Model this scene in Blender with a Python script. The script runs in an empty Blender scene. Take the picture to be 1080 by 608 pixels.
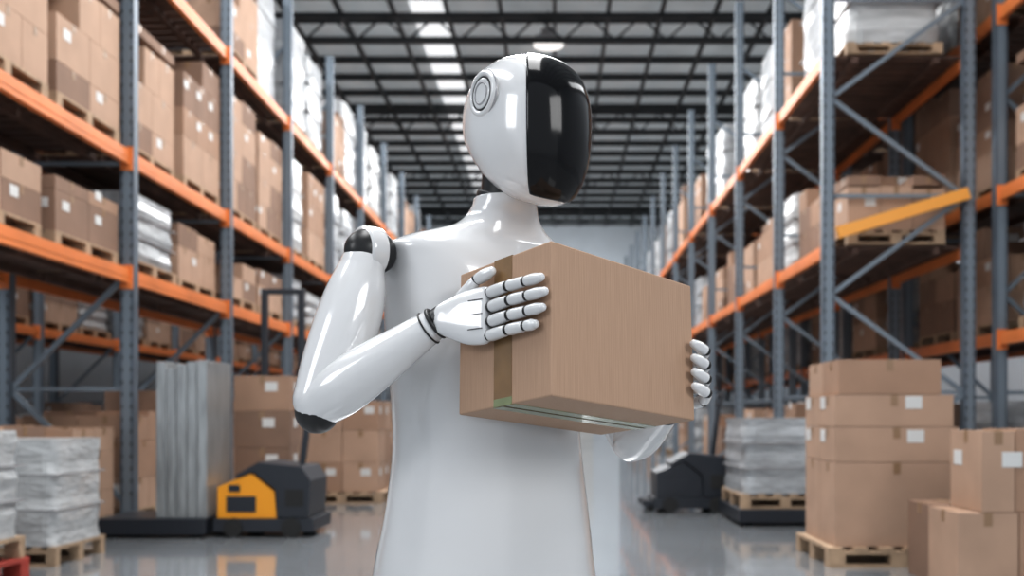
import bpy, math, random
from mathutils import Vector, Matrix
random.seed(7)
V=Vector
scn=bpy.context.scene
COL=scn.collection

# ------------------------------------------------------------ materials
def mat(name,col,rough=0.5,metal=0.0,coat=0.0,noise=0.0,nscale=8.0,bump=0.0,bscale=40.0,emit=None,estr=0.0,spec=0.5,stretch=(1,1,1)):
    m=bpy.data.materials.new(name); m.use_nodes=True
    nt=m.node_tree; b=nt.nodes['Principled BSDF']
    b.inputs['Base Color'].default_value=(*col,1)
    b.inputs['Roughness'].default_value=rough
    b.inputs['Metallic'].default_value=metal
    b.inputs['Coat Weight'].default_value=coat
    b.inputs['Coat Roughness'].default_value=0.05
    b.inputs['Specular IOR Level'].default_value=spec
    tc=nt.nodes.new('ShaderNodeTexCoord'); mp=nt.nodes.new('ShaderNodeMapping')
    mp.inputs['Scale'].default_value=stretch
    nt.links.new(tc.outputs['Object'],mp.inputs['Vector'])
    if noise>0:
        n=nt.nodes.new('ShaderNodeTexNoise'); n.inputs['Scale'].default_value=nscale; n.inputs['Detail'].default_value=5
        nt.links.new(mp.outputs['Vector'],n.inputs['Vector'])
        r=nt.nodes.new('ShaderNodeValToRGB')
        r.color_ramp.elements[0].position=0.3; r.color_ramp.elements[1].position=0.7
        r.color_ramp.elements[0].color=(*[max(0,c*(1-noise)) for c in col],1)
        r.color_ramp.elements[1].color=(*[min(1,c*(1+noise)) for c in col],1)
        nt.links.new(n.outputs['Fac'],r.inputs['Fac']); nt.links.new(r.outputs['Color'],b.inputs['Base Color'])
    if bump>0:
        n2=nt.nodes.new('ShaderNodeTexNoise'); n2.inputs['Scale'].default_value=bscale; n2.inputs['Detail'].default_value=4
        nt.links.new(mp.outputs['Vector'],n2.inputs['Vector'])
        bp=nt.nodes.new('ShaderNodeBump'); bp.inputs['Strength'].default_value=bump; bp.inputs['Distance'].default_value=0.02
        nt.links.new(n2.outputs['Fac'],bp.inputs['Height']); nt.links.new(bp.outputs['Normal'],b.inputs['Normal'])
    if emit:
        b.inputs['Emission Color'].default_value=(*emit,1); b.inputs['Emission Strength'].default_value=estr
    return m

M_white=mat('robot_gloss_white',(0.67,0.67,0.675),0.17,0,0.9)
M_black=mat('robot_black_joint',(0.012,0.012,0.013),0.35)
M_visor=mat('robot_visor_glass',(0.006,0.006,0.007),0.12,0,0.0,spec=0.3)
M_grey=mat('robot_grey_ring',(0.38,0.38,0.39),0.25,0.2)
M_steel=mat('rack_steel_blue',(0.13,0.16,0.195),0.42,0.3,0,0.2,3)
M_brace=mat('rack_brace_steel',(0.20,0.24,0.28),0.45,0.3)
M_orange=mat('rack_beam_orange',(0.66,0.205,0.06),0.42,0,0,0.12,2)
M_yellow=mat('beam_yellow',(0.82,0.38,0.08),0.4)
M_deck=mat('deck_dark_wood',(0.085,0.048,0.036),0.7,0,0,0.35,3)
M_wood=mat('pallet_wood',(0.38,0.27,0.18),0.75,0,0,0.3,5,0.15,30,stretch=(1,6,1))
M_redwood=mat('pallet_red',(0.35,0.05,0.035),0.6,0,0,0.2,5)
M_cart=[mat('carton_a',(0.35,0.22,0.15),0.75,0,0,0.08,3),
        mat('carton_b',(0.24,0.15,0.105),0.75,0,0,0.1,3),
        mat('carton_c',(0.42,0.28,0.20),0.75,0,0,0.08,3)]
M_tape=mat('packing_tape',(0.27,0.17,0.10),0.3)
M_label=mat('paper_label',(0.60,0.60,0.59),0.6)
M_wrap=mat('shrink_wrap',(0.36,0.375,0.39),0.3,0,0.3,0.25,3,0.8,9,stretch=(1,1,3))
M_wrap2=mat('shrink_wrap_white',(0.46,0.47,0.475),0.32,0,0.3,0.18,3,0.8,7,stretch=(1,1,4))
M_dark=mat('machine_dark',(0.018,0.022,0.03),0.4)
M_mach=mat('machine_yellow',(0.80,0.33,0.02),0.35)
M_rubber=mat('rubber',(0.015,0.015,0.015),0.7)
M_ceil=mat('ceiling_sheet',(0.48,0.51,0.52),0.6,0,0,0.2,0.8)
cn=M_ceil.node_tree.nodes['Principled BSDF'];cn.inputs['Emission Color'].default_value=(.82,.93,1,1);cn.inputs['Emission Strength'].default_value=.12  # faint glow put into the sheet so the ceiling looks lit; not a lamp
M_purl=mat('ceiling_steel_dark',(0.032,0.035,0.038),0.6)
M_wall=mat('wall_paint',(0.56,0.60,0.64),0.6,0,0,0.05,1)
M_sky=mat('skylight_panel',(0.8,0.8,0.8),0.5,0,0,emit=(0.93,0.97,1.0),estr=.65)
M_lamp=mat('lamp_diffuser',(0.9,0.9,0.9),0.5,0,0,emit=(1,0.98,0.95),estr=.8)
M_galv=mat('galvanised_panel',(0.36,0.38,0.39),0.35,0.5,0,0.25,5,stretch=(6,6,0.6))
M_floor=mat('floor_polished_concrete',(0.24,0.255,0.27),0.12,0,0.6,0.10,0.7,0.02,3)

# ------------------------------------------------------------ mesh helpers
class MB:
    def __init__(s): s.v=[];s.f=[];s.m=[];s.mats=[]
    def mi(s,m):
        if m not in s.mats: s.mats.append(m)
        return s.mats.index(m)
    def box(s,x0,x1,y0,y1,z0,z1,m):
        b=len(s.v)
        s.v+=[(x0,y0,z0),(x1,y0,z0),(x1,y1,z0),(x0,y1,z0),(x0,y0,z1),(x1,y0,z1),(x1,y1,z1),(x0,y1,z1)]
        s.f+=[tuple(b+i for i in q) for q in ((0,3,2,1),(4,5,6,7),(0,1,5,4),(1,2,6,5),(2,3,7,6),(3,0,4,7))]
        s.m+=[s.mi(m)]*6
    def bar(s,p,q,w,h,m):
        p=V(p);q=V(q);d=(q-p).normalized()
        up=V((0,0,1)) if abs(d.z)<0.95 else V((0,1,0))
        a=d.cross(up).normalized();c=a.cross(d).normalized()
        b=len(s.v)
        for o in (p,q):
            for i,j in((-1,-1),(1,-1),(1,1),(-1,1)):
                s.v.append(tuple(o+a*(i*w/2)+c*(j*h/2)))
        s.f+=[tuple(b+i for i in t) for t in ((0,1,2,3),(7,6,5,4),(0,4,5,1),(1,5,6,2),(2,6,7,3),(3,7,4,0))]
        s.m+=[s.mi(m)]*6
    def prism(s,poly,y0,y1,m):
        b=len(s.v);n=len(poly)
        for y in(y0,y1):
            for (x,z) in poly: s.v.append((x,y,z))
        s.f.append(tuple(b+i for i in range(n)));s.m.append(s.mi(m))
        s.f.append(tuple(b+n+i for i in reversed(range(n))));s.m.append(s.mi(m))
        for i in range(n):
            j=(i+1)%n
            s.f.append((b+i,b+n+i,b+n+j,b+j));s.m.append(s.mi(m))
    def cyl(s,c,axis,r,h,m,n=24):
        c=V(c);axis=V(axis).normalized()
        t=V((0,0,1)) if abs(axis.z)<.9 else V((1,0,0))
        a=axis.cross(t).normalized();d=axis.cross(a)
        b=len(s.v)
        for k in(-.5,.5):
            for i in range(n):
                an=2*math.pi*i/n
                s.v.append(tuple(c+axis*(k*h)+a*(r*math.cos(an))+d*(r*math.sin(an))))
        s.f.append(tuple(b+i for i in range(n)));s.m.append(s.mi(m))
        s.f.append(tuple(b+n+i for i in reversed(range(n))));s.m.append(s.mi(m))
        for i in range(n):
            j=(i+1)%n
            s.f.append((b+i,b+n+i,b+n+j,b+j));s.m.append(s.mi(m))
    def mesh(s,name,smooth=False):
        me=bpy.data.meshes.new(name); me.from_pydata(s.v,[],s.f)
        for m in s.mats: me.materials.append(m)
        me.polygons.foreach_set('material_index',s.m)
        if smooth: me.polygons.foreach_set('use_smooth',[True]*len(s.f))
        me.update()
        return me
    def obj(s,name,parent=None,bevel=0,smooth=False):
        o=bpy.data.objects.new(name,s.mesh(name,smooth)); COL.objects.link(o)
        fix(o)
        if parent: o.parent=parent
        if bevel:
            b=o.modifiers.new('bevel','BEVEL'); b.width=bevel; b.segments=2; b.limit_method='ANGLE'
        return o
import bmesh
def fix(o):
    bm=bmesh.new();bm.from_mesh(o.data);bmesh.ops.recalc_face_normals(bm,faces=bm.faces);bm.to_mesh(o.data);bm.free()
def empty(name,loc=(0,0,0)):
    e=bpy.data.objects.new(name,None); COL.objects.link(e); e.location=loc; e.empty_display_size=.1
    return e
def inst(name,me,loc,parent=None,rz=0,scale=(1,1,1)):
    o=bpy.data.objects.new(name,me);COL.objects.link(o);o.location=loc;o.rotation_euler=(0,0,rz);o.scale=scale
    if parent:o.parent=parent
    return o

def loft(name,rings,mats,parent,closed_ends=True,sub=0):
    n=len(rings[0]);v=[tuple(p) for r in rings for p in r];f=[]
    for k in range(len(rings)-1):
        for i in range(n):
            j=(i+1)%n
            f.append((k*n+i,k*n+j,(k+1)*n+j,(k+1)*n+i))
    if closed_ends:
        for base,ring in((0,rings[0]),((len(rings)-1)*n,rings[-1])):
            c=sum(ring,V((0,0,0)))/n; v.append(tuple(c)); ci=len(v)-1
            for i in range(n): f.append((base+i,base+(i+1)%n,ci))
    me=bpy.data.meshes.new(name);me.from_pydata(v,[],f)
    me.materials.append(mats); me.polygons.foreach_set('use_smooth',[True]*len(f)); me.update()
    o=bpy.data.objects.new(name,me);COL.objects.link(o);fix(o)
    if parent:o.parent=parent
    return o
def catmull(vals,t):
    n=len(vals)-1; x=min(max(t,0),n-1e-6); i=int(x); u=x-i
    p0=vals[max(i-1,0)];p1=vals[i];p2=vals[i+1];p3=vals[min(i+2,n)]
    return 0.5*((2*p1)+(p2-p0)*u+(2*p0-5*p1+4*p2-p3)*u*u+(3*p1-p0-3*p2+p3)*u*u*u)
def tube(name,pts,radii,m,parent,up=V((0,0,1)),nseg=28,per=8,round_ends=True):
    pts=[V(p) for p in pts]; ra=[r[0] if isinstance(r,tuple) else r for r in radii]; rb=[r[1] if isinstance(r,tuple) else r for r in radii]
    N=(len(pts)-1)*per; C=[];A=[];B=[]
    for k in range(N+1):
        t=k/per
        C.append(catmull(pts,t));A.append(max(1e-4,catmull(ra,t)));B.append(max(1e-4,catmull(rb,t)))
    rings=[]
    def ring(c,d,a,b):
        s=d.cross(up).normalized(); w=s.cross(d).normalized()
        return [c+s*(a*math.cos(2*math.pi*i/nseg))+w*(b*math.sin(2*math.pi*i/nseg)) for i in range(nseg)]
    ds=[]
    for k in range(N+1):
        ds.append((C[min(k+1,N)]-C[max(k-1,0)]).normalized())
    if round_ends:
        for q in range(1,6):
            an=q/6*math.pi/2; r=min(A[0],B[0])
            rings.append(ring(C[0]-ds[0]*(r*math.cos(an)),ds[0],A[0]*math.sin(an),B[0]*math.sin(an)))
    for k in range(N+1): rings.append(ring(C[k],ds[k],A[k],B[k]))
    if round_ends:
        for q in range(5,0,-1):
            an=q/6*math.pi/2; r=min(A[-1],B[-1])
            rings.append(ring(C[-1]+ds[-1]*(r*math.cos(an)),ds[-1],A[-1]*math.sin(an),B[-1]*math.sin(an)))
    return loft(name,rings,m,parent)
def ellipsoid(name,c,axes,m,parent,n=32):
    rings=[];c=V(c)
    for k in range(1,n//2):
        ph=-math.pi/2+math.pi*k/(n//2)
        rings.append([c+axes[0]*(math.cos(ph)*math.cos(2*math.pi*i/n))+axes[1]*(math.cos(ph)*math.sin(2*math.pi*i/n))+axes[2]*math.sin(ph) for i in range(n)])
    return loft(name,rings,m,parent)
def sgp(x,e): return math.copysign(abs(x)**e,x)

# ------------------------------------------------------------ room
def room():
    X0,X1,Y0,Y1,H=-13.5,11.5,-8,47,10.8
    a=MB();a.box(X0,X1,Y0,Y1,-0.2,0,M_floor);a.obj('floor')
    a=MB();a.box(X0-.2,X0,Y0,Y1,0,H,M_wall);a.obj('wall_left')
    a=MB();a.box(X1,X1+.2,Y0,Y1,0,H,M_wall);a.obj('wall_right')
    a=MB();a.box(X0,X1,Y1,Y1+.2,0,H,M_wall)
    a.box(-1.6,1.9,Y1-.06,Y1,0,4.2,M_label)
    for k in range(7): a.box(-1.6,1.9,Y1-.08,Y1-.06,.5+k*.55,.53+k*.55,M_brace)
    a.obj('wall_back')
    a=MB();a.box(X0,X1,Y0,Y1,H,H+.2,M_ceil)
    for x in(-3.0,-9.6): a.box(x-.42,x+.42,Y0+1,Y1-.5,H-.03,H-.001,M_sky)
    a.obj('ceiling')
    a=MB()
    y=Y0+1
    while y<Y1:
        a.box(X0+.1,X1-.1,y-.03,y+.03,H-.22,H-.04,M_purl); y+=1.3
    x=X0+1
    while x<X1:
        a.box(x-.04,x+.04,Y0+.5,Y1-.2,H-.36,H-.23,M_purl); x+=1.25
    y=Y0+2
    while y<Y1:
        a.box(X0+.1,X1-.1,y-.05,y+.05,9.75,9.85,M_purl)
        a.box(X0+.1,X1-.1,y-.05,y+.05,H-.48,H-.37,M_purl)
        x=X0+.5
        while x<X1-1.2:
            a.bar((x,y,9.8),(x+.6,y,H-.45),.04,.04,M_purl);a.bar((x+.6,y,H-.45),(x+1.2,y,9.8),.04,.04,M_purl)
            x+=1.2
        y+=7
    a.obj('roof_truss')
    e=empty('high_bay_lamp')
    for i,(x,y) in enumerate([(-.15,7.2),(-.15,22.6),(-.15,39.2)]):
        a=MB();a.cyl((x,y,10.0),(0,0,1),.40,.10,M_grey);a.cyl((x,y,9.94),(0,0,1),.36,.03,M_lamp);a.cyl((x,y,10.17),(0,0,1),.18,.25,M_grey);a.cyl((x,y,10.5),(0,0,1),.015,.5,M_purl)
        a.obj('lamp_%d'%i,e)
room()

# ------------------------------------------------------------ goods
def pallet(a,cx,cy,w,d,z=0,m=None):
    m=m or M_wood
    n=6
    for i in range(n):
        x=cx-w/2+(w-.1)*i/(n-1)
        a.box(x,x+.1,cy-d/2,cy+d/2,z+.115,z+.14,m)
    for yy in(cy-d/2+.001,cy-.05,cy+d/2-.101):
        a.box(cx-w/2,cx+w/2,yy,yy+.1,z+.09,z+.114,m)
        for xx in(cx-w/2+.001,cx-.06,cx+w/2-.121):
            a.box(xx,xx+.12,yy,yy+.1,z+.022,z+.089,m)
        a.box(cx-w/2,cx+w/2,yy,yy+.1,z,z+.021,m)
def carton(a,x0,x1,y0,y1,z0,z1,label=False,m=None):
    m=m or random.choice(M_cart); g=.004
    a.box(x0+g,x1-g,y0+g,y1-g,z0,z1-g,m)
    cx=(x0+x1)/2;cy=(y0+y1)/2
    a.box(cx-.025,cx+.025,y0+g-.002,y1-g+.002,z1-g-.08,z1-g+.001,M_tape)
    a.box(x0+g-.002,x1-g+.002,cy-.025,cy+.025,z1-g-.07,z1-g+.0015,M_tape)
    if label:
        lx=x0+(x1-x0)*random.uniform(.5,.62); lz=z0+(z1-z0)*.55
        a.box(lx,lx+.12,y0+g-.003,y0+g,lz,lz+.09,M_label)
        a.box(x0+g-.003,x0+g,cy+.05,cy+.17,lz,lz+.09,M_label)
        a.box(x1-g,x1-g+.003,cy-.17,cy-.05,lz,lz+.09,M_label)
def load_cartons(h,seed):
    random.seed(seed);a=MB();w,d=1.1,1.15;pallet(a,0,0,w,d)
    z=.14
    while z<h-.1:
        hh=random.choice((.26,.33,.4,.46)); hh=min(hh,h-z)
        nx=random.choice((2,3));ny=random.choice((2,2,3))
        top=z+hh>=h-.15
        mm=random.choice(M_cart)
        for i in range(nx):
            for j in range(ny):
                if top and random.random()<.3: continue
                carton(a,-w/2+w*i/nx,-w/2+w*(i+1)/nx,-d/2+d*j/ny,-d/2+d*(j+1)/ny,z,z+hh-(random.uniform(0,.08) if top else 0),random.random()<.3,mm if random.random()<.7 else None)
        z+=hh
    return a.mesh('carton_load')
def load_wrap(h,seed,m):
    random.seed(seed);a=MB();w,d=1.08,1.12;pallet(a,0,0,w,d)
    z=.141; nz=9; n=32; base=len(a.v)
    ph=random.random()*6
    for k in range(nz+1):
        zz=z+(h-z)*k/nz
        s=.5*(1+.018*math.sin(k*2.1+ph))
        for i in range(n):
            an=2*math.pi*i/n
            c,s2=math.cos(an),math.sin(an)
            r=1+.012*math.sin(5*an+k*1.3)
            a.v.append((sgp(c,.22)*w*s*r*.97,sgp(s2,.22)*d*s*r*.97,zz))
    mi=a.mi(m)
    for k in range(nz):
        for i in range(n):
            j=(i+1)%n;a.f.append((base+k*n+i,base+k*n+j,base+(k+1)*n+j,base+(k+1)*n+i));a.m.append(mi)
    a.f.append(tuple(base+nz*n+i for i in range(n)));a.m.append(mi)
    a.f.append(tuple(base+i for i in reversed(range(n))));a.m.append(mi)
    for q in (.33,.66):
        zz=z+(h-z)*q; a.box(-w*.497,w*.497,-d*.497,d*.497,zz,zz+.012,M_grey)
    return a.mesh('wrapped_load')
P={}
for hn,h in(('low',.82),('mid',1.35),('tall',1.75)):
    P[hn]=[load_cartons(h,11),load_cartons(h*.9,12),load_cartons(h,13),load_cartons(h*.8,14),load_cartons(h*.95,15),load_cartons(h*.85,16)]
    P[hn+'w']=[load_wrap(h,21,M_wrap),load_wrap(h*.92,22,M_wrap2),load_wrap(h*1.0,23,M_wrap)]

# ------------------------------------------------------------ racks
def rack(name,xf,xb,ys,levels,H,kinds,seed,wrapp=.45,holes=0,first=None,w0=None):
    random.seed(seed)
    s=1 if xb>xf else -1
    root=empty(name)
    a=MB();pw=.066
    for iy,y in enumerate(ys):
        for x in(xf,xb):
            a.box(x-pw,x+pw,y-.05,y-.035,0,H,M_steel)
            a.box(x-pw,x-pw+.015,y-.035,y+.05,0,H,M_steel)
            a.box(x+pw-.015,x+pw,y-.035,y+.05,0,H,M_steel)
            a.box(x-pw+.03,x+pw-.03,y-.058,y-.05,0,H,M_brace)
            a.box(x-pw-.05,x+pw+.05,y-.1,y+.1,0,.012,M_steel)
            if iy<holes:
                z=.3
                while z<H-.2:
                    a.box(x-.05,x-.035,y-.061,y-.05,z,z+.035,M_purl);a.box(x+.035,x+.05,y-.061,y-.05,z,z+.035,M_purl);z+=.12
        z=.25;k=0
        while z+1.1<H:
            p,q=(xf+s*pw,xb-s*pw) if k%2==0 else (xb-s*pw,xf+s*pw)
            a.bar((p,y,z),(q,y,z+1.05),.035,.05,M_brace); z+=1.1;k+=1
            if k%2: a.bar((xf+s*pw,y,z-.02),(xb-s*pw,y,z-.02),.03,.04,M_brace)
    for i in range(len(ys)-1):
        y0,y1=ys[i]+.05,ys[i+1]-.05
        for lz in levels:
            for x in(xf,xb):
                a.box(x-.03,x+.03,y0,y1,lz-.14,lz,M_orange)
                a.box(x-.034,x+.034,y0,y1,lz-.09,lz-.06,M_orange)
                for yy in(y0,y1-.02): a.box(x-.06,x+.06,yy,yy+.02,lz-.2,lz+.03,M_orange)
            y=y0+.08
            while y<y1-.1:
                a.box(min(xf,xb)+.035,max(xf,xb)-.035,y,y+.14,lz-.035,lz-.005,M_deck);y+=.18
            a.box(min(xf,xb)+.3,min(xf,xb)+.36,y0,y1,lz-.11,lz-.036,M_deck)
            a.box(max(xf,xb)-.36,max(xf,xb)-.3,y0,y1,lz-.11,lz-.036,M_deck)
    a.obj('rack_frame',root)
    for i in range(len(ys)-1):
        y0,y1=ys[i],ys[i+1]; L=y1-y0
        for li,lz in enumerate([0.0]+list(levels)):
            kd=kinds[li]
            if kd is None: continue
            for qi,q in enumerate((.27,.73)):
                if random.random()<.04: continue
                wp=w0 if (li==0 and w0 is not None) else wrapp
                key=kd+('w' if random.random()<wp else '')
                me=random.choice(P[key]);sz=random.uniform(.88,1.06)
                if kd=='low': sz=min(sz,1.0)
                if first and i==0 and qi==0: me,sz=first[li]
                inst('pallet_load',me,((xf+xb)/2+random.uniform(-.04,.04),y0+L*q,lz+.004),root,random.choice((0,math.pi)),(1,1,sz))
    return root
ysL=[6.5+2.75*i for i in range(15)]
rack('pallet_rack',-4.15,-5.35,ysL,[2.5,3.65,5.7],7.7,['mid','low','tall','tall'],3,.40,3,w0=.1)
ysR=[10.6,12.9]+[12.9+2.75*i for i in range(1,12)]
rackR=rack('pallet_rack',3.05,4.62,ysR,[3.0,5.15],7.9,['mid','mid','tall','tall'],6,.36,3,first=[(P['mid'][0],1),(P['low'][1],1.1),(P['tallw'][1],.9)],w0=.2)
rack('pallet_rack',-8.3,-9.5,[7+2.75*i for i in range(13)],[2.5,3.9,5.7],7.5,['mid','low','tall','tall'],8,.4)
rack('pallet_rack',4.95,6.2,[7.8+2.75*i for i in range(10)],[2.0,3.6,5.6],7.5,['mid','mid','tall','tall'],9,.2)
a=MB();a.bar((3.13,10.5,3.10),(4.58,10.5,3.54),.06,.13,M_yellow);a.obj('inclined_rail',rackR)

# ------------------------------------------------------------ floor goods
random.seed(31)
def box_pallet(name,x0,x1,y0,y1,rows,red=False):
    a=MB();cx,cy=(x0+x1)/2,(y0+y1)/2
    pallet(a,cx,cy,x1-x0+.12,y1-y0+.1,0,M_redwood if red else M_wood)
    z=.14
    for h,segs,lab in rows:
        for (f0,f1) in segs:
            for (g0,g1) in((0,.5),(.5,1)):
                carton(a,x0+(x1-x0)*f0,x0+(x1-x0)*f1,y0+(y1-y0)*g0,y0+(y1-y0)*g1,z,z+h,lab,M_cart[2] if random.random()<.5 else M_cart[0])
        z+=h
    return a.obj(name,bevel=0.004)
box_pallet('carton_pallet',1.98,2.86,6.7,7.5,[(.60,[(0,1)],False),(.25,[(0,1)],True),(.23,[(0,.96)],True),(.25,[(0.03,.86)],False)])
box_pallet('carton_pallet',-3.05,-2.15,11.6,12.5,[(.36,[(0,.5),(.5,1)],True),(.4,[(0,.5),(.5,1)],False),(.36,[(0,.5),(.5,1)],True)])
box_pallet('carton_pallet',-3.9,-2.95,13.6,14.5,[(.4,[(0,.5),(.5,1)],True),(.4,[(0,.5),(.5,1)],False),(.4,[(0,.5)],True)])
a=MB()
carton(a,2.36,2.72,5.55,6.0,0,.50,False,M_cart[2]);carton(a,2.72,3.15,5.55,6.0,0,.50,True,M_cart[0])
carton(a,2.50,2.70,5.55,6.0,.50,.98,True,M_cart[2]);carton(a,2.70,3.25,5.56,6.0,.50,.99,False,M_cart[0])
carton(a,2.4,2.8,6.05,6.45,0,.5,False,M_cart[1])
a.obj('carton_pile',bevel=.004)
inst('wrapped_pallet',load_wrap(.90,41,M_wrap2),(-3.83,7.05,0),None,0,(.58,.66,1))
a=MB();pallet(a,-3.93,5.86,.95,.76,0,M_redwood);a.obj('red_pallet')
inst('wrapped_pallet',load_wrap(.83,42,M_wrap2),(-3.93,5.86,.142),None,0,(.85,.64,1))
a=MB();a.box(1.78,2.78,9.15,10.3,.03,.165,M_dark)
for x in(1.9,2.65):
    for y in(9.3,10.15): a.cyl((x,y,.05),(1,0,0),.05,.08,M_rubber)
a.obj('skid_platform',bevel=.01)
inst('wrapped_pallet',load_wrap(.88,43,M_wrap),(2.24,9.72,.168),None,0,(.8,.95,1))

def truck(name,x,y,body,fork=1.2):
    a=MB()
    def X(v): return x+v
    a.prism([(X(px),pz) for px,pz in [(0,.165),(.52,.165),(.50,.40),(.30,.56),(.14,.50),(0,.44)]],y,y+.6,body)
    a.prism([(X(px),pz) for px,pz in [(.525,.171),(.80,.171),(.82,.50),(.74,.62),(.36,.66),(.16,.545),(.17,.515),(.31,.575),(.51,.42)]],y-.01,y+.61,M_dark)
    a.box(X(.60),X(.76),y-.014,y-.011,.27,.42,M_rubber)
    a.box(X(-.03),X(.85),y-.03,y+.63,.05,.164,M_dark)
    a.box(X(.08),X(.34),y-.008,y,.22,.36,M_dark)
    a.box(X(.10),X(.20),y-.010,y,.40,.46,M_dark)
    for px in(.15,.66):
        for py in(-.02,.6): a.cyl((X(px),y+py,.085),(0,1,0),.085,.06,M_rubber)
    if fork:
        for yy in(.08,.38):
            a.box(X(-fork),X(-.03),y+yy,y+yy+.16,.07,.13,M_dark);a.cyl((X(-fork+.1),y+yy+.08,.04),(0,1,0),.04,.12,M_rubber)
    a.bar((X(.66),y+.3,.55),(X(.74),y+.3,1.20),.05,.05,M_dark)
    a.bar((X(.74),y+.15,1.20),(X(.74),y+.45,1.20),.035,.035,M_dark)
    a.bar((X(.74),y+.15,1.20),(X(.77),y+.15,1.32),.03,.03,M_dark);a.bar((X(.74),y+.45,1.20),(X(.77),y+.45,1.32),.03,.03,M_dark);a.bar((X(.77),y+.13,1.32),(X(.77),y+.47,1.32),.035,.035,M_dark)
    return a.obj(name,bevel=.008)
truck('pallet_truck',-2.97,8.35,M_mach,0)
truck('pallet_mover',1.12,10.45,M_dark,.15)
a=MB();a.box(-4.02,-3.04,8.25,9.0,.03,.17,M_dark)
for x in(-3.9,-3.15):
    for y in(8.35,8.9): a.cyl((x,y,.05),(1,0,0),.05,.08,M_rubber)
x=-3.50
for i in range(5):
    a.box(x,x+.085,8.32,8.95,.17,1.52+random.uniform(-.05,.06),M_galv);x+=.09
a.obj('panel_cart',bevel=.006)
a=MB()
z=0
for h in(.42,.34,.36,.34):
    carton(a,-3.1,-2.55,9.15,9.75,z,z+h,True,M_cart[0 if z>1 else 1]);z+=h
a.obj('carton_stack',bevel=.004)
a=MB()
for xx in(-3.15,-2.75): a.bar((xx,10.3,0.1),(xx,10.3,2.45),.07,.07,M_dark)
for zz in(.15,1.2,2.42): a.bar((-3.15,10.3,zz),(-2.75,10.3,zz),.05,.06,M_dark)
for xx in(-3.1,-2.88): a.box(xx,xx+.1,10.34,11.3,.06,.11,M_dark)
a.box(-3.22,-2.68,9.85,10.26,.05,.75,M_mach)
a.box(-3.2,-2.7,9.9,10.26,.75,.85,M_dark)
for xx in(-3.15,-2.78): a.cyl((xx,10.0,.07),(1,0,0),.07,.06,M_rubber)
a.obj('stacker_truck',bevel=.008)

# ------------------------------------------------------------ held carton
N=V((-.004,1.35,1.090))
Rv=V((.235,.219,-.036)); Lv=V((-.148,.155,-.027))
Rl,Ll=.325,.216
Rh=Rv.normalized(); Lh=(Lv-Rh*Lv.dot(Rh)).normalized(); nh=Rh.cross(Lh).normalized()
HB=.232
def BX(r,s,h): return N+Rh*r+Lh*s+nh*h
mc=bpy.data.materials.new('held_carton_kraft');mc.use_nodes=True;nt=mc.node_tree;b=nt.nodes['Principled BSDF']
b.inputs['Roughness'].default_value=.65
tc=nt.nodes.new('ShaderNodeTexCoord');mp=nt.nodes.new('ShaderNodeMapping');mp.inputs['Scale'].default_value=(1,1,.03)
nz=nt.nodes.new('ShaderNodeTexNoise');nz.inputs['Scale'].default_value=420;nz.inputs['Detail'].default_value=2
cr=nt.nodes.new('ShaderNodeValToRGB');cr.color_ramp.elements[0].color=(.395,.255,.172,1);cr.color_ramp.elements[1].color=(.445,.292,.20,1)
cr.color_ramp.elements[0].position=.3;cr.color_ramp.elements[1].position=.7
sx=nt.nodes.new('ShaderNodeSeparateXYZ');ad=nt.nodes.new('ShaderNodeMath');ad.operation='ADD'
mu=nt.nodes.new('ShaderNodeMath');mu.operation='MULTIPLY';mu.inputs[1].default_value=2*math.pi/.0052
sn=nt.nodes.new('ShaderNodeMath');sn.operation='SINE'
a2=nt.nodes.new('ShaderNodeMath');a2.operation='MULTIPLY_ADD';a2.inputs[1].default_value=.3
nt.links.new(tc.outputs['Object'],sx.inputs[0]);nt.links.new(sx.outputs[0],ad.inputs[0]);nt.links.new(sx.outputs[1],ad.inputs[1])
nt.links.new(ad.outputs[0],mu.inputs[0]);nt.links.new(mu.outputs[0],sn.inputs[0])
nt.links.new(sn.outputs[0],a2.inputs[0]);nt.links.new(nz.outputs['Fac'],a2.inputs[2])
bp=nt.nodes.new('ShaderNodeBump');bp.inputs['Strength'].default_value=.18;bp.inputs['Distance'].default_value=.001
nt.links.new(tc.outputs['Object'],mp.inputs['Vector']);nt.links.new(mp.outputs['Vector'],nz.inputs['Vector'])
nt.links.new(nz.outputs['Fac'],cr.inputs['Fac']);nt.links.new(cr.outputs['Color'],b.inputs['Base Color'])
nt.links.new(a2.outputs[0],bp.inputs['Height']);nt.links.new(bp.outputs['Normal'],b.inputs['Normal'])
M_tape2=mat('carton_tape',(.23,.135,.062),.28,0,.2,.12,30)
M_tape3=mat('carton_tape_bottom',(.22,.25,.13),.2,0,.4,.15,20)
M_seam=mat('carton_seam',(.10,.055,.03),.8)
hb=empty('cardboard_box')
mw=Matrix(((Rh.x,Lh.x,nh.x,N.x),(Rh.y,Lh.y,nh.y,N.y),(Rh.z,Lh.z,nh.z,N.z),(0,0,0,1)))
hb.matrix_world=mw
a=MB();a.box(0,Rl,0,Ll,0,HB,mc);a.obj('carton',hb,bevel=.0025)
a=MB();t=.0006
a.box(-t,0.0,Ll/2-.021,Ll/2+.021,0.012,HB,M_tape2)
a.box(Rl,Rl+t,Ll/2-.021,Ll/2+.021,HB-.06,HB,M_tape2)
a.box(0,Rl,Ll/2-.021,Ll/2+.021,HB,HB+t,M_tape2)
a.box(0.002,Rl-.002,Ll/2-.026,Ll/2+.026,-t,0,M_tape3)
a.box(-t,0,Ll/2-.021,Ll/2+.021,0.0,.012,M_tape3)
a.box(0.003,Rl-.003,Ll/2-.0012,Ll/2+.0012,-t*2,-t,M_seam)
a.obj('packing_tape_strip',hb)

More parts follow.
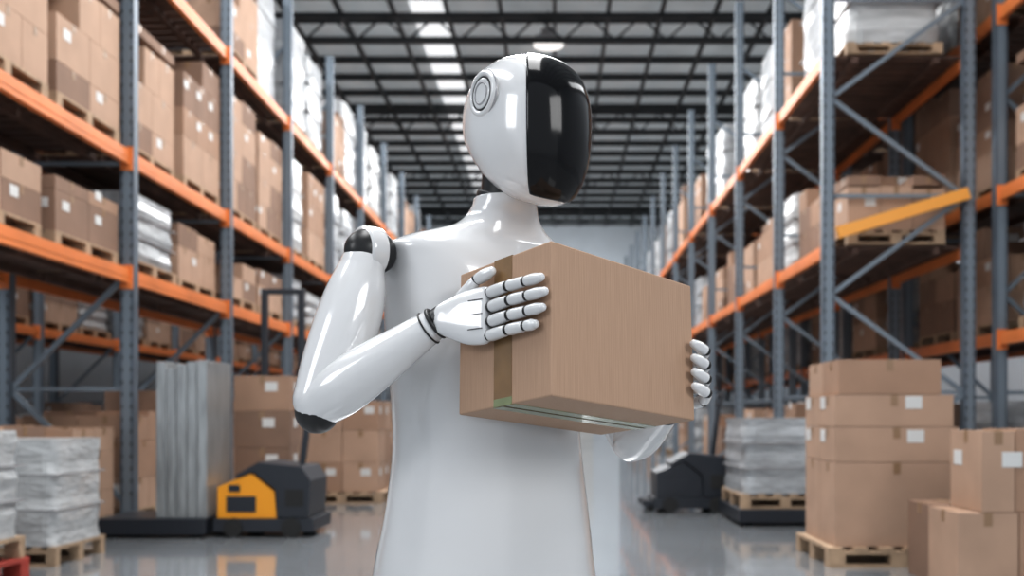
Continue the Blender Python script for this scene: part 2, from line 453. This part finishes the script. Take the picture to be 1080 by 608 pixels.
# ------------------------------------------------------------ ROBOT
rob=empty('humanoid_robot',(0,0,0))
F=V((.69,-.724,0)).normalized(); S=V((F.y,-F.x,0))
UP=V((0,0,1))
def ringat(cx,cy,z,a,b,e=.8,n=48,tilt=0):
    out=[]
    for i in range(n):
        an=2*math.pi*i/n
        x=sgp(math.cos(an),e)*a;y=sgp(math.sin(an),e)*b
        out.append(V((cx,cy,z+tilt*y))+S*x+F*y)
    return out
spec=[
(.545,-.128,1.76,.10,.08,1,0),(.555,-.128,1.76,.15,.12,1,0),(.60,-.128,1.76,.19,.15,.95,0),(.70,-.128,1.76,.222,.18,.92,0),(.80,-.126,1.76,.211,.172,.92,0),
(.90,-.122,1.76,.196,.158,.92,0),(1.00,-.122,1.76,.184,.148,.92,0),(1.10,-.126,1.76,.184,.144,.92,0),(1.20,-.128,1.76,.192,.145,.9,0),
(1.28,-.130,1.765,.198,.140,.9,0),(1.33,-.130,1.765,.203,.128,.9,0),(1.358,-.128,1.763,.205,.110,.9,0),(1.375,-.122,1.758,.180,.092,.95,0),
(1.388,-.112,1.750,.140,.080,1,0),(1.402,-.102,1.740,.098,.070,1,0),(1.420,-.096,1.728,.072,.063,1,0),(1.438,-.091,1.716,.060,.059,1,0.0),(1.452,-.089,1.712,.057,.057,1,0)]
rings=[]
cols=list(zip(*spec)); per=5
for k in range((len(spec)-1)*per+1):
    vals=[catmull(list(c),k/per) for c in cols]
    rings.append(ringat(vals[1],vals[2],vals[0],vals[3],vals[4],vals[5],64,vals[6]))
loft('torso',rings,M_white,rob)
tube('neck_core',[(-.090,1.713,1.44),(-.084,1.707,1.475),(-.076,1.699,1.545)],[.048,.048,.053],M_black,rob,up=V((1,0,0)),round_ends=False)
tube('neck_collar',[(-.089,1.712,1.450),(-.087,1.710,1.460)],[.054,.053],M_black,rob,up=V((1,0,0)),per=3,round_ends=False)

# head
HC=V((-.052,1.685,1.568)); hy=math.radians(43)
HF=V((math.sin(hy),-math.cos(hy),0)); HR=V((HF.y,-HF.x,0)); 
HA,HBk,HH=.096,.122,.127
def head_pt(phi,az,off=0.0):
    e1=.76 if phi>0 else .76-.18*min(1,-phi/.8);e2=.86
    cp=abs(math.cos(phi))**e1; sp=sgp(math.sin(phi),.76)
    t=max(0,-sp)
    wa=HA*(1-.13*t**1.8); wb=HBk*(1-.05*t**2)
    x=sgp(math.sin(az),e2)*cp*(wa+off); y=sgp(math.cos(az),e2)*cp*(wb+off)
    fr=y/HBk
    zz=sp*(HH+off)
    ts=max(0.0,min(1,(.35-sp)/1.35))
    zz+=-.040*fr*(ts**1.3)
    if fr<.3: zz+=.026*((.3-fr)**2)*(ts**1.2)
    tu=max(0,sp); zz-=.012*max(0,fr)*tu
    y2=y
    if y<0: y2=y*(1-.14*ts**2)
    return HC+HR*x+HF*y2+UP*zz
rings=[]
nphi=56
for k in range(1,nphi):
    phi=-math.pi/2+math.pi*k/nphi
    rings.append([head_pt(phi,2*math.pi*i/96) for i in range(96)])
loft('head_shell',rings,M_white,rob)
def visor():
    nu,nv=48,56;v=[];f=[]
    A=math.radians(49);p0,p1=-1.05,1.27
    def pt(u,w,off):
        uu=u*math.sqrt(max(0,1-.14*w**6)); ww=w*math.sqrt(max(0,1-.08*u**6))
        return head_pt((p0+p1)/2+ww*(p1-p0)/2,uu*A,off)
    for j in range(nv+1):
        for i in range(nu+1):
            u=-1+2*i/nu;w=-1+2*j/nv
            ed=max(abs(u),abs(w)); off=.0026 if ed<.97 else .0026-.0060*((ed-.97)/.03)**2
            v.append(tuple(pt(u,w,off)))
    for j in range(nv):
        for i in range(nu):
            q=j*(nu+1)+i;f.append((q,q+1,q+nu+2,q+nu+1))
    me=bpy.data.meshes.new('visor');me.from_pydata(v,[],f);me.materials.append(M_visor);me.polygons.foreach_set('use_smooth',[True]*len(f))
    o=bpy.data.objects.new('face_visor',me);COL.objects.link(o);o.parent=rob
visor()
def torus(name,c,ax,R,r,m,n=40,k=12,flat=1.0):
    ax=ax.normalized();t=UP;a=ax.cross(t).normalized();b=a.cross(ax)
    v=[];f=[]
    for i in range(n):
        an=2*math.pi*i/n;d=a*math.cos(an)+b*math.sin(an)
        for j in range(k):
            bn=2*math.pi*j/k;v.append(tuple(c+d*(R+r*math.cos(bn))+ax*(r*flat*math.sin(bn))))
    for i in range(n):
        for j in range(k):
            f.append((i*k+j,((i+1)%n)*k+j,((i+1)%n)*k+(j+1)%k,i*k+(j+1)%k))
    me=bpy.data.meshes.new(name);me.from_pydata(v,[],f);me.materials.append(m);me.polygons.foreach_set('use_smooth',[True]*len(f))
    o=bpy.data.objects.new(name,me);COL.objects.link(o);o.parent=rob;fix(o);return o
for sd in(1,-1):
    ax=(HR*sd-HF*.10).normalized()
    c=HC+HR*(sd*.0925)+UP*.046+HF*-.004
    torus('ear_ring',c,ax,.034,.0060,M_white)
    torus('ear_groove',c+ax*.002,ax,.0275,.0026,M_black,flat=.9)
    a=MB();a.cyl(c+ax*.001,ax,.026,.008,M_white,40);a.obj('ear_cap',rob,bevel=.002)
    torus('ear_inner_ring',c+ax*.005,ax,.018,.0018,M_grey)
    torus('ear_outer_gap',c,ax,.0405,.0014,M_grey)

# ---- arms
def arm(sh,el,wr,pre,side):
    sh,el,wr=V(sh),V(el),V(wr)
    d=(el-sh); 
    out=S*side
    ellipsoid(pre+'shoulder_joint',sh+UP*-.006-out*.004,(S*.047,F*.036,UP*.040),M_black,rob)
    rings=[]
    for k in range(13):
        w=-.014+.030*k/12
        pr=math.sqrt(max(0,1-(w/.06)**2)); ring=[]
        for i in range(40):
            an=2*math.pi*i/40
            ring.append(sh+out*(w-.002)+UP*(math.sin(an)*.043*pr-.006)+F*(math.cos(an)*.041*pr))
        rings.append(ring)
    loft(pre+'shoulder_cap',rings,M_white,rob)
    a0=sh+d*.12
    pts=[a0,sh+d*.28,sh+d*.5,sh+d*.75,sh+d*.97]
    bow=out*-.004
    pts=[p+bow*k for p,k in zip(pts,(0,1,1.5,1,0))]
    tube(pre+'upper_arm',pts,[.038,.049,.054,.051,.042],M_white,rob,up=F)
    if side>0: ellipsoid(pre+'elbow_joint',el-UP*.010,(S*.036,F*.038,UP*.038),M_black,rob)
    else: ellipsoid(pre+'elbow_joint',el+UP*.006,(S*.039,F*.039,UP*.039),M_black,rob)
    e=(wr-el)
    tube(pre+'forearm',[el+e*.02,el+e*.2,el+e*.45,el+e*.7,el+e*.92],[.041,.046,.042,.034,.027],M_white,rob)
    dn=e.normalized()
    torus(pre+'wrist_ring',wr-dn*.004,dn,.0245,.0035,M_black)
    torus(pre+'wrist_ring_outer',wr-dn*.018,dn,.0275,.0016,M_black)
    tube(pre+'wrist',[wr-dn*.02,wr+dn*.012],[.022,.022],M_black,rob,per=4)
def finger(pre,js,r,up):
    js=[V(j) for j in js]
    for i in range(len(js)-1):
        p,q=js[i],js[i+1];d=(q-p);L=d.length;d.normalize();g=.0018
        r0=r*(1-.06*i);r1=r*(1-.06*(i+1))
        last=i==len(js)-2
        if last:
            tube(pre+'_seg_%d'%(i+1),[p+d*(g+r0*.35),p+d*L*.5,q-d*r1*.9],[r0*.98,r0,r1*.82],M_white,rob,nseg=18,per=4,up=up)
        else:
            e0=p+d*g;e1=q-d*g
            rings=[]
            for t,k in((0,.72),(.03,.9),(.09,.99),(.3,1.02),(.7,1.0),(.91,.97),(.97,.9),(1,.72)):
                c=e0.lerp(e1,t);s=d.cross(up).normalized();w=s.cross(d);rr=r*k*(1-.06*(i+t))
                rings.append([c+s*(rr*math.cos(2*math.pi*m_/18))+w*(rr*math.sin(2*math.pi*m_/18)) for m_ in range(18)])
            loft(pre+'_seg_%d'%(i+1),rings,M_white,rob)
        ellipsoid(pre+'_joint_%d'%(i+1),p,(V((r*.86,0,0)),V((0,r*.86,0)),V((0,0,r*.86))),M_black,rob,12)

wrR=BX(-.040,.222,.146)
arm((-.314,1.60,1.345),(-.388,1.55,1.080),wrR,'right_',1)
def RF(s,h,o): return BX(-o,s,h)
def palm_loft(pre,fn,secs):
    cols=list(zip(*secs));rings=[];per=6
    for k in range((len(secs)-1)*per+1):
        s,h,o,hh,ht=[catmull(list(c),k/per) for c in cols]
        rings.append([fn(s,h+sgp(math.sin(2*math.pi*i/32),.75)*hh,o+sgp(math.cos(2*math.pi*i/32),.75)*ht) for i in range(32)])
    loft(pre+'palm',rings,M_white,rob)
palm_loft('right_hand_',RF,[(.215,.147,.036,.020,.018),(.208,.147,.036,.026,.021),(.19,.146,.031,.034,.020),(.165,.144,.024,.043,.018),(.14,.143,.018,.046,.0135),(.128,.143,.0155,.045,.011),(.124,.143,.0145,.041,.008)])
fh=[.177,.154,.131,.109]; tips=[.004,-.004,.001,.016]
for i,(h,tp_) in enumerate(zip(fh,tips)):
    k0=.121+(.004 if i in(0,3) else 0)
    finger('right_finger_%d'%(i+1),[RF(k0,h,.0145),RF(k0-.045,h+.0005,.0155),RF(k0-.082,h,.0125),RF(tp_,h-.001,.0105)],.0100,nh)
finger('right_thumb',[RF(.186,.176,.026),RF(.150,.203,.019),RF(.112,.213,.0125)],.0105,nh)
for h in (.166,.143,.120):
    tube('right_hand_groove',[RF(.127,h,.0265),RF(.140,h,.0318),RF(.150,h,.035)],[.0008]*3,M_black,rob,nseg=8,per=4,up=nh)

def LF(s,h,o): return BX(Rl+o,s,h)
wrL=LF(.094,.042,.050)
arm((.062,1.915,1.325),(.152,1.885,1.010),wrL,'left_',-1)
palm_loft('left_hand_',LF,[(.088,.044,.048,.022,.018),(.082,.048,.044,.028,.019),(.075,.056,.038,.036,.018),(.065,.066,.030,.042,.014),(.052,.072,.024,.044,.011),(.047,.072,.022,.040,.008)])
for i,h in enumerate([.114,.090,.066,.042]):
    k=(0,.002,.0,-.004)[i]
    finger('left_finger_%d'%(i+1),[LF(.045,h-.006,.024),LF(.010+k,h-.005,.0320),LF(-.0155,h+.004,.015),LF(-.0135,h+.014,-.022)],.0108,nh)
finger('left_thumb',[LF(.080,.095,.030),LF(.07,.13,.020),LF(.055,.158,.012)],.0105,nh)

# ---- legs
for sd,pre in((1,'right_'),(-1,'left_')):
    hip=V((-.128,1.76,.62))+S*(sd*.105)
    knee=hip+V((0,0,-.29))+F*.02; ank=hip+V((0,0,-.54))
    tube(pre+'thigh',[hip,hip.lerp(knee,.4),hip.lerp(knee,.92)],[.085,.082,.058],M_white,rob,up=F)
    ellipsoid(pre+'knee_joint',knee,(S*.052,F*.052,UP*.05),M_black,rob)
    tube(pre+'shin',[knee-UP*.03,knee.lerp(ank,.4),knee.lerp(ank,.93)],[.053,.055,.036],M_white,rob,up=F)
    ellipsoid(pre+'ankle_joint',ank,(S*.034,F*.036,UP*.034),M_black,rob)
    rr=[]
    for t,w,h in((-.075,.02,.02),(-.065,.036,.05),(-.02,.042,.075),(.04,.044,.06),(.10,.048,.042),(.15,.044,.03),(.17,.025,.018)):
        c=V((ank.x,ank.y,0))+F*t
        rr.append([c+S*(sgp(math.cos(2*math.pi*i/24),.7)*w)+UP*(h/2*(1+sgp(math.sin(2*math.pi*i/24),.7))) for i in range(24)])
    loft(pre+'foot',rr,M_white,rob)

# ------------------------------------------------------------ light
def area(name,loc,rot,sx,sy,power,col=(1,1,1)):
    l=bpy.data.lights.new(name,'AREA');l.shape='RECTANGLE';l.size=sx;l.size_y=sy;l.energy=power;l.color=col
    o=bpy.data.objects.new(name,l);COL.objects.link(o);o.location=loc;o.rotation_euler=rot;return o
area('aisle_light',(-.3,18,9.3),(0,0,0),2.6,38,3000,(.99,.99,.99))
area('aisle_light_left',(-6.8,18,9.3),(0,0,0),2.0,38,1500,(.96,.98,1))
area('aisle_light_right',(9,18,9.3),(0,0,0),2.0,30,1300,(.96,.98,1))
area('added_far_wall_wash',(0,41.5,8.8),(math.radians(35),0,0),8,3,330,(.93,.97,1))  # unseen light added to wash the far wall brighter
area('added_key_softbox',(4.2,-2.5,3.6),(math.radians(62),0,math.radians(52)),3,1.8,125,(1,.995,.99))  # softbox added out of view behind the camera as key on the robot
area('added_fill_softbox_left',(-4.5,-1.5,3.4),(math.radians(62),0,math.radians(-60)),1.8,1.8,64,(.97,.98,1))  # weaker softbox added out of view on the left as fill
w=bpy.data.worlds.new('world');scn.world=w;w.use_nodes=True
w.node_tree.nodes['Background'].inputs['Color'].default_value=(.85,.92,1,1);w.node_tree.nodes['Background'].inputs['Strength'].default_value=.62

# ------------------------------------------------------------ camera
cd=bpy.data.cameras.new('camera');cam=bpy.data.objects.new('camera',cd);COL.objects.link(cam)
cam.location=(0,0,1.06);cam.rotation_euler=(math.radians(90),0,0)
cd.sensor_width=36;cd.lens=33.333;cd.shift_x=-45/1080;cd.shift_y=136/1080
cd.dof.use_dof=True;cd.dof.focus_distance=1.48;cd.dof.aperture_fstop=3.8
cd.clip_start=.05
scn.camera=cam
scn.view_settings.view_transform='Standard'
scn.view_settings.exposure=.36
scn.view_settings.gamma=.88
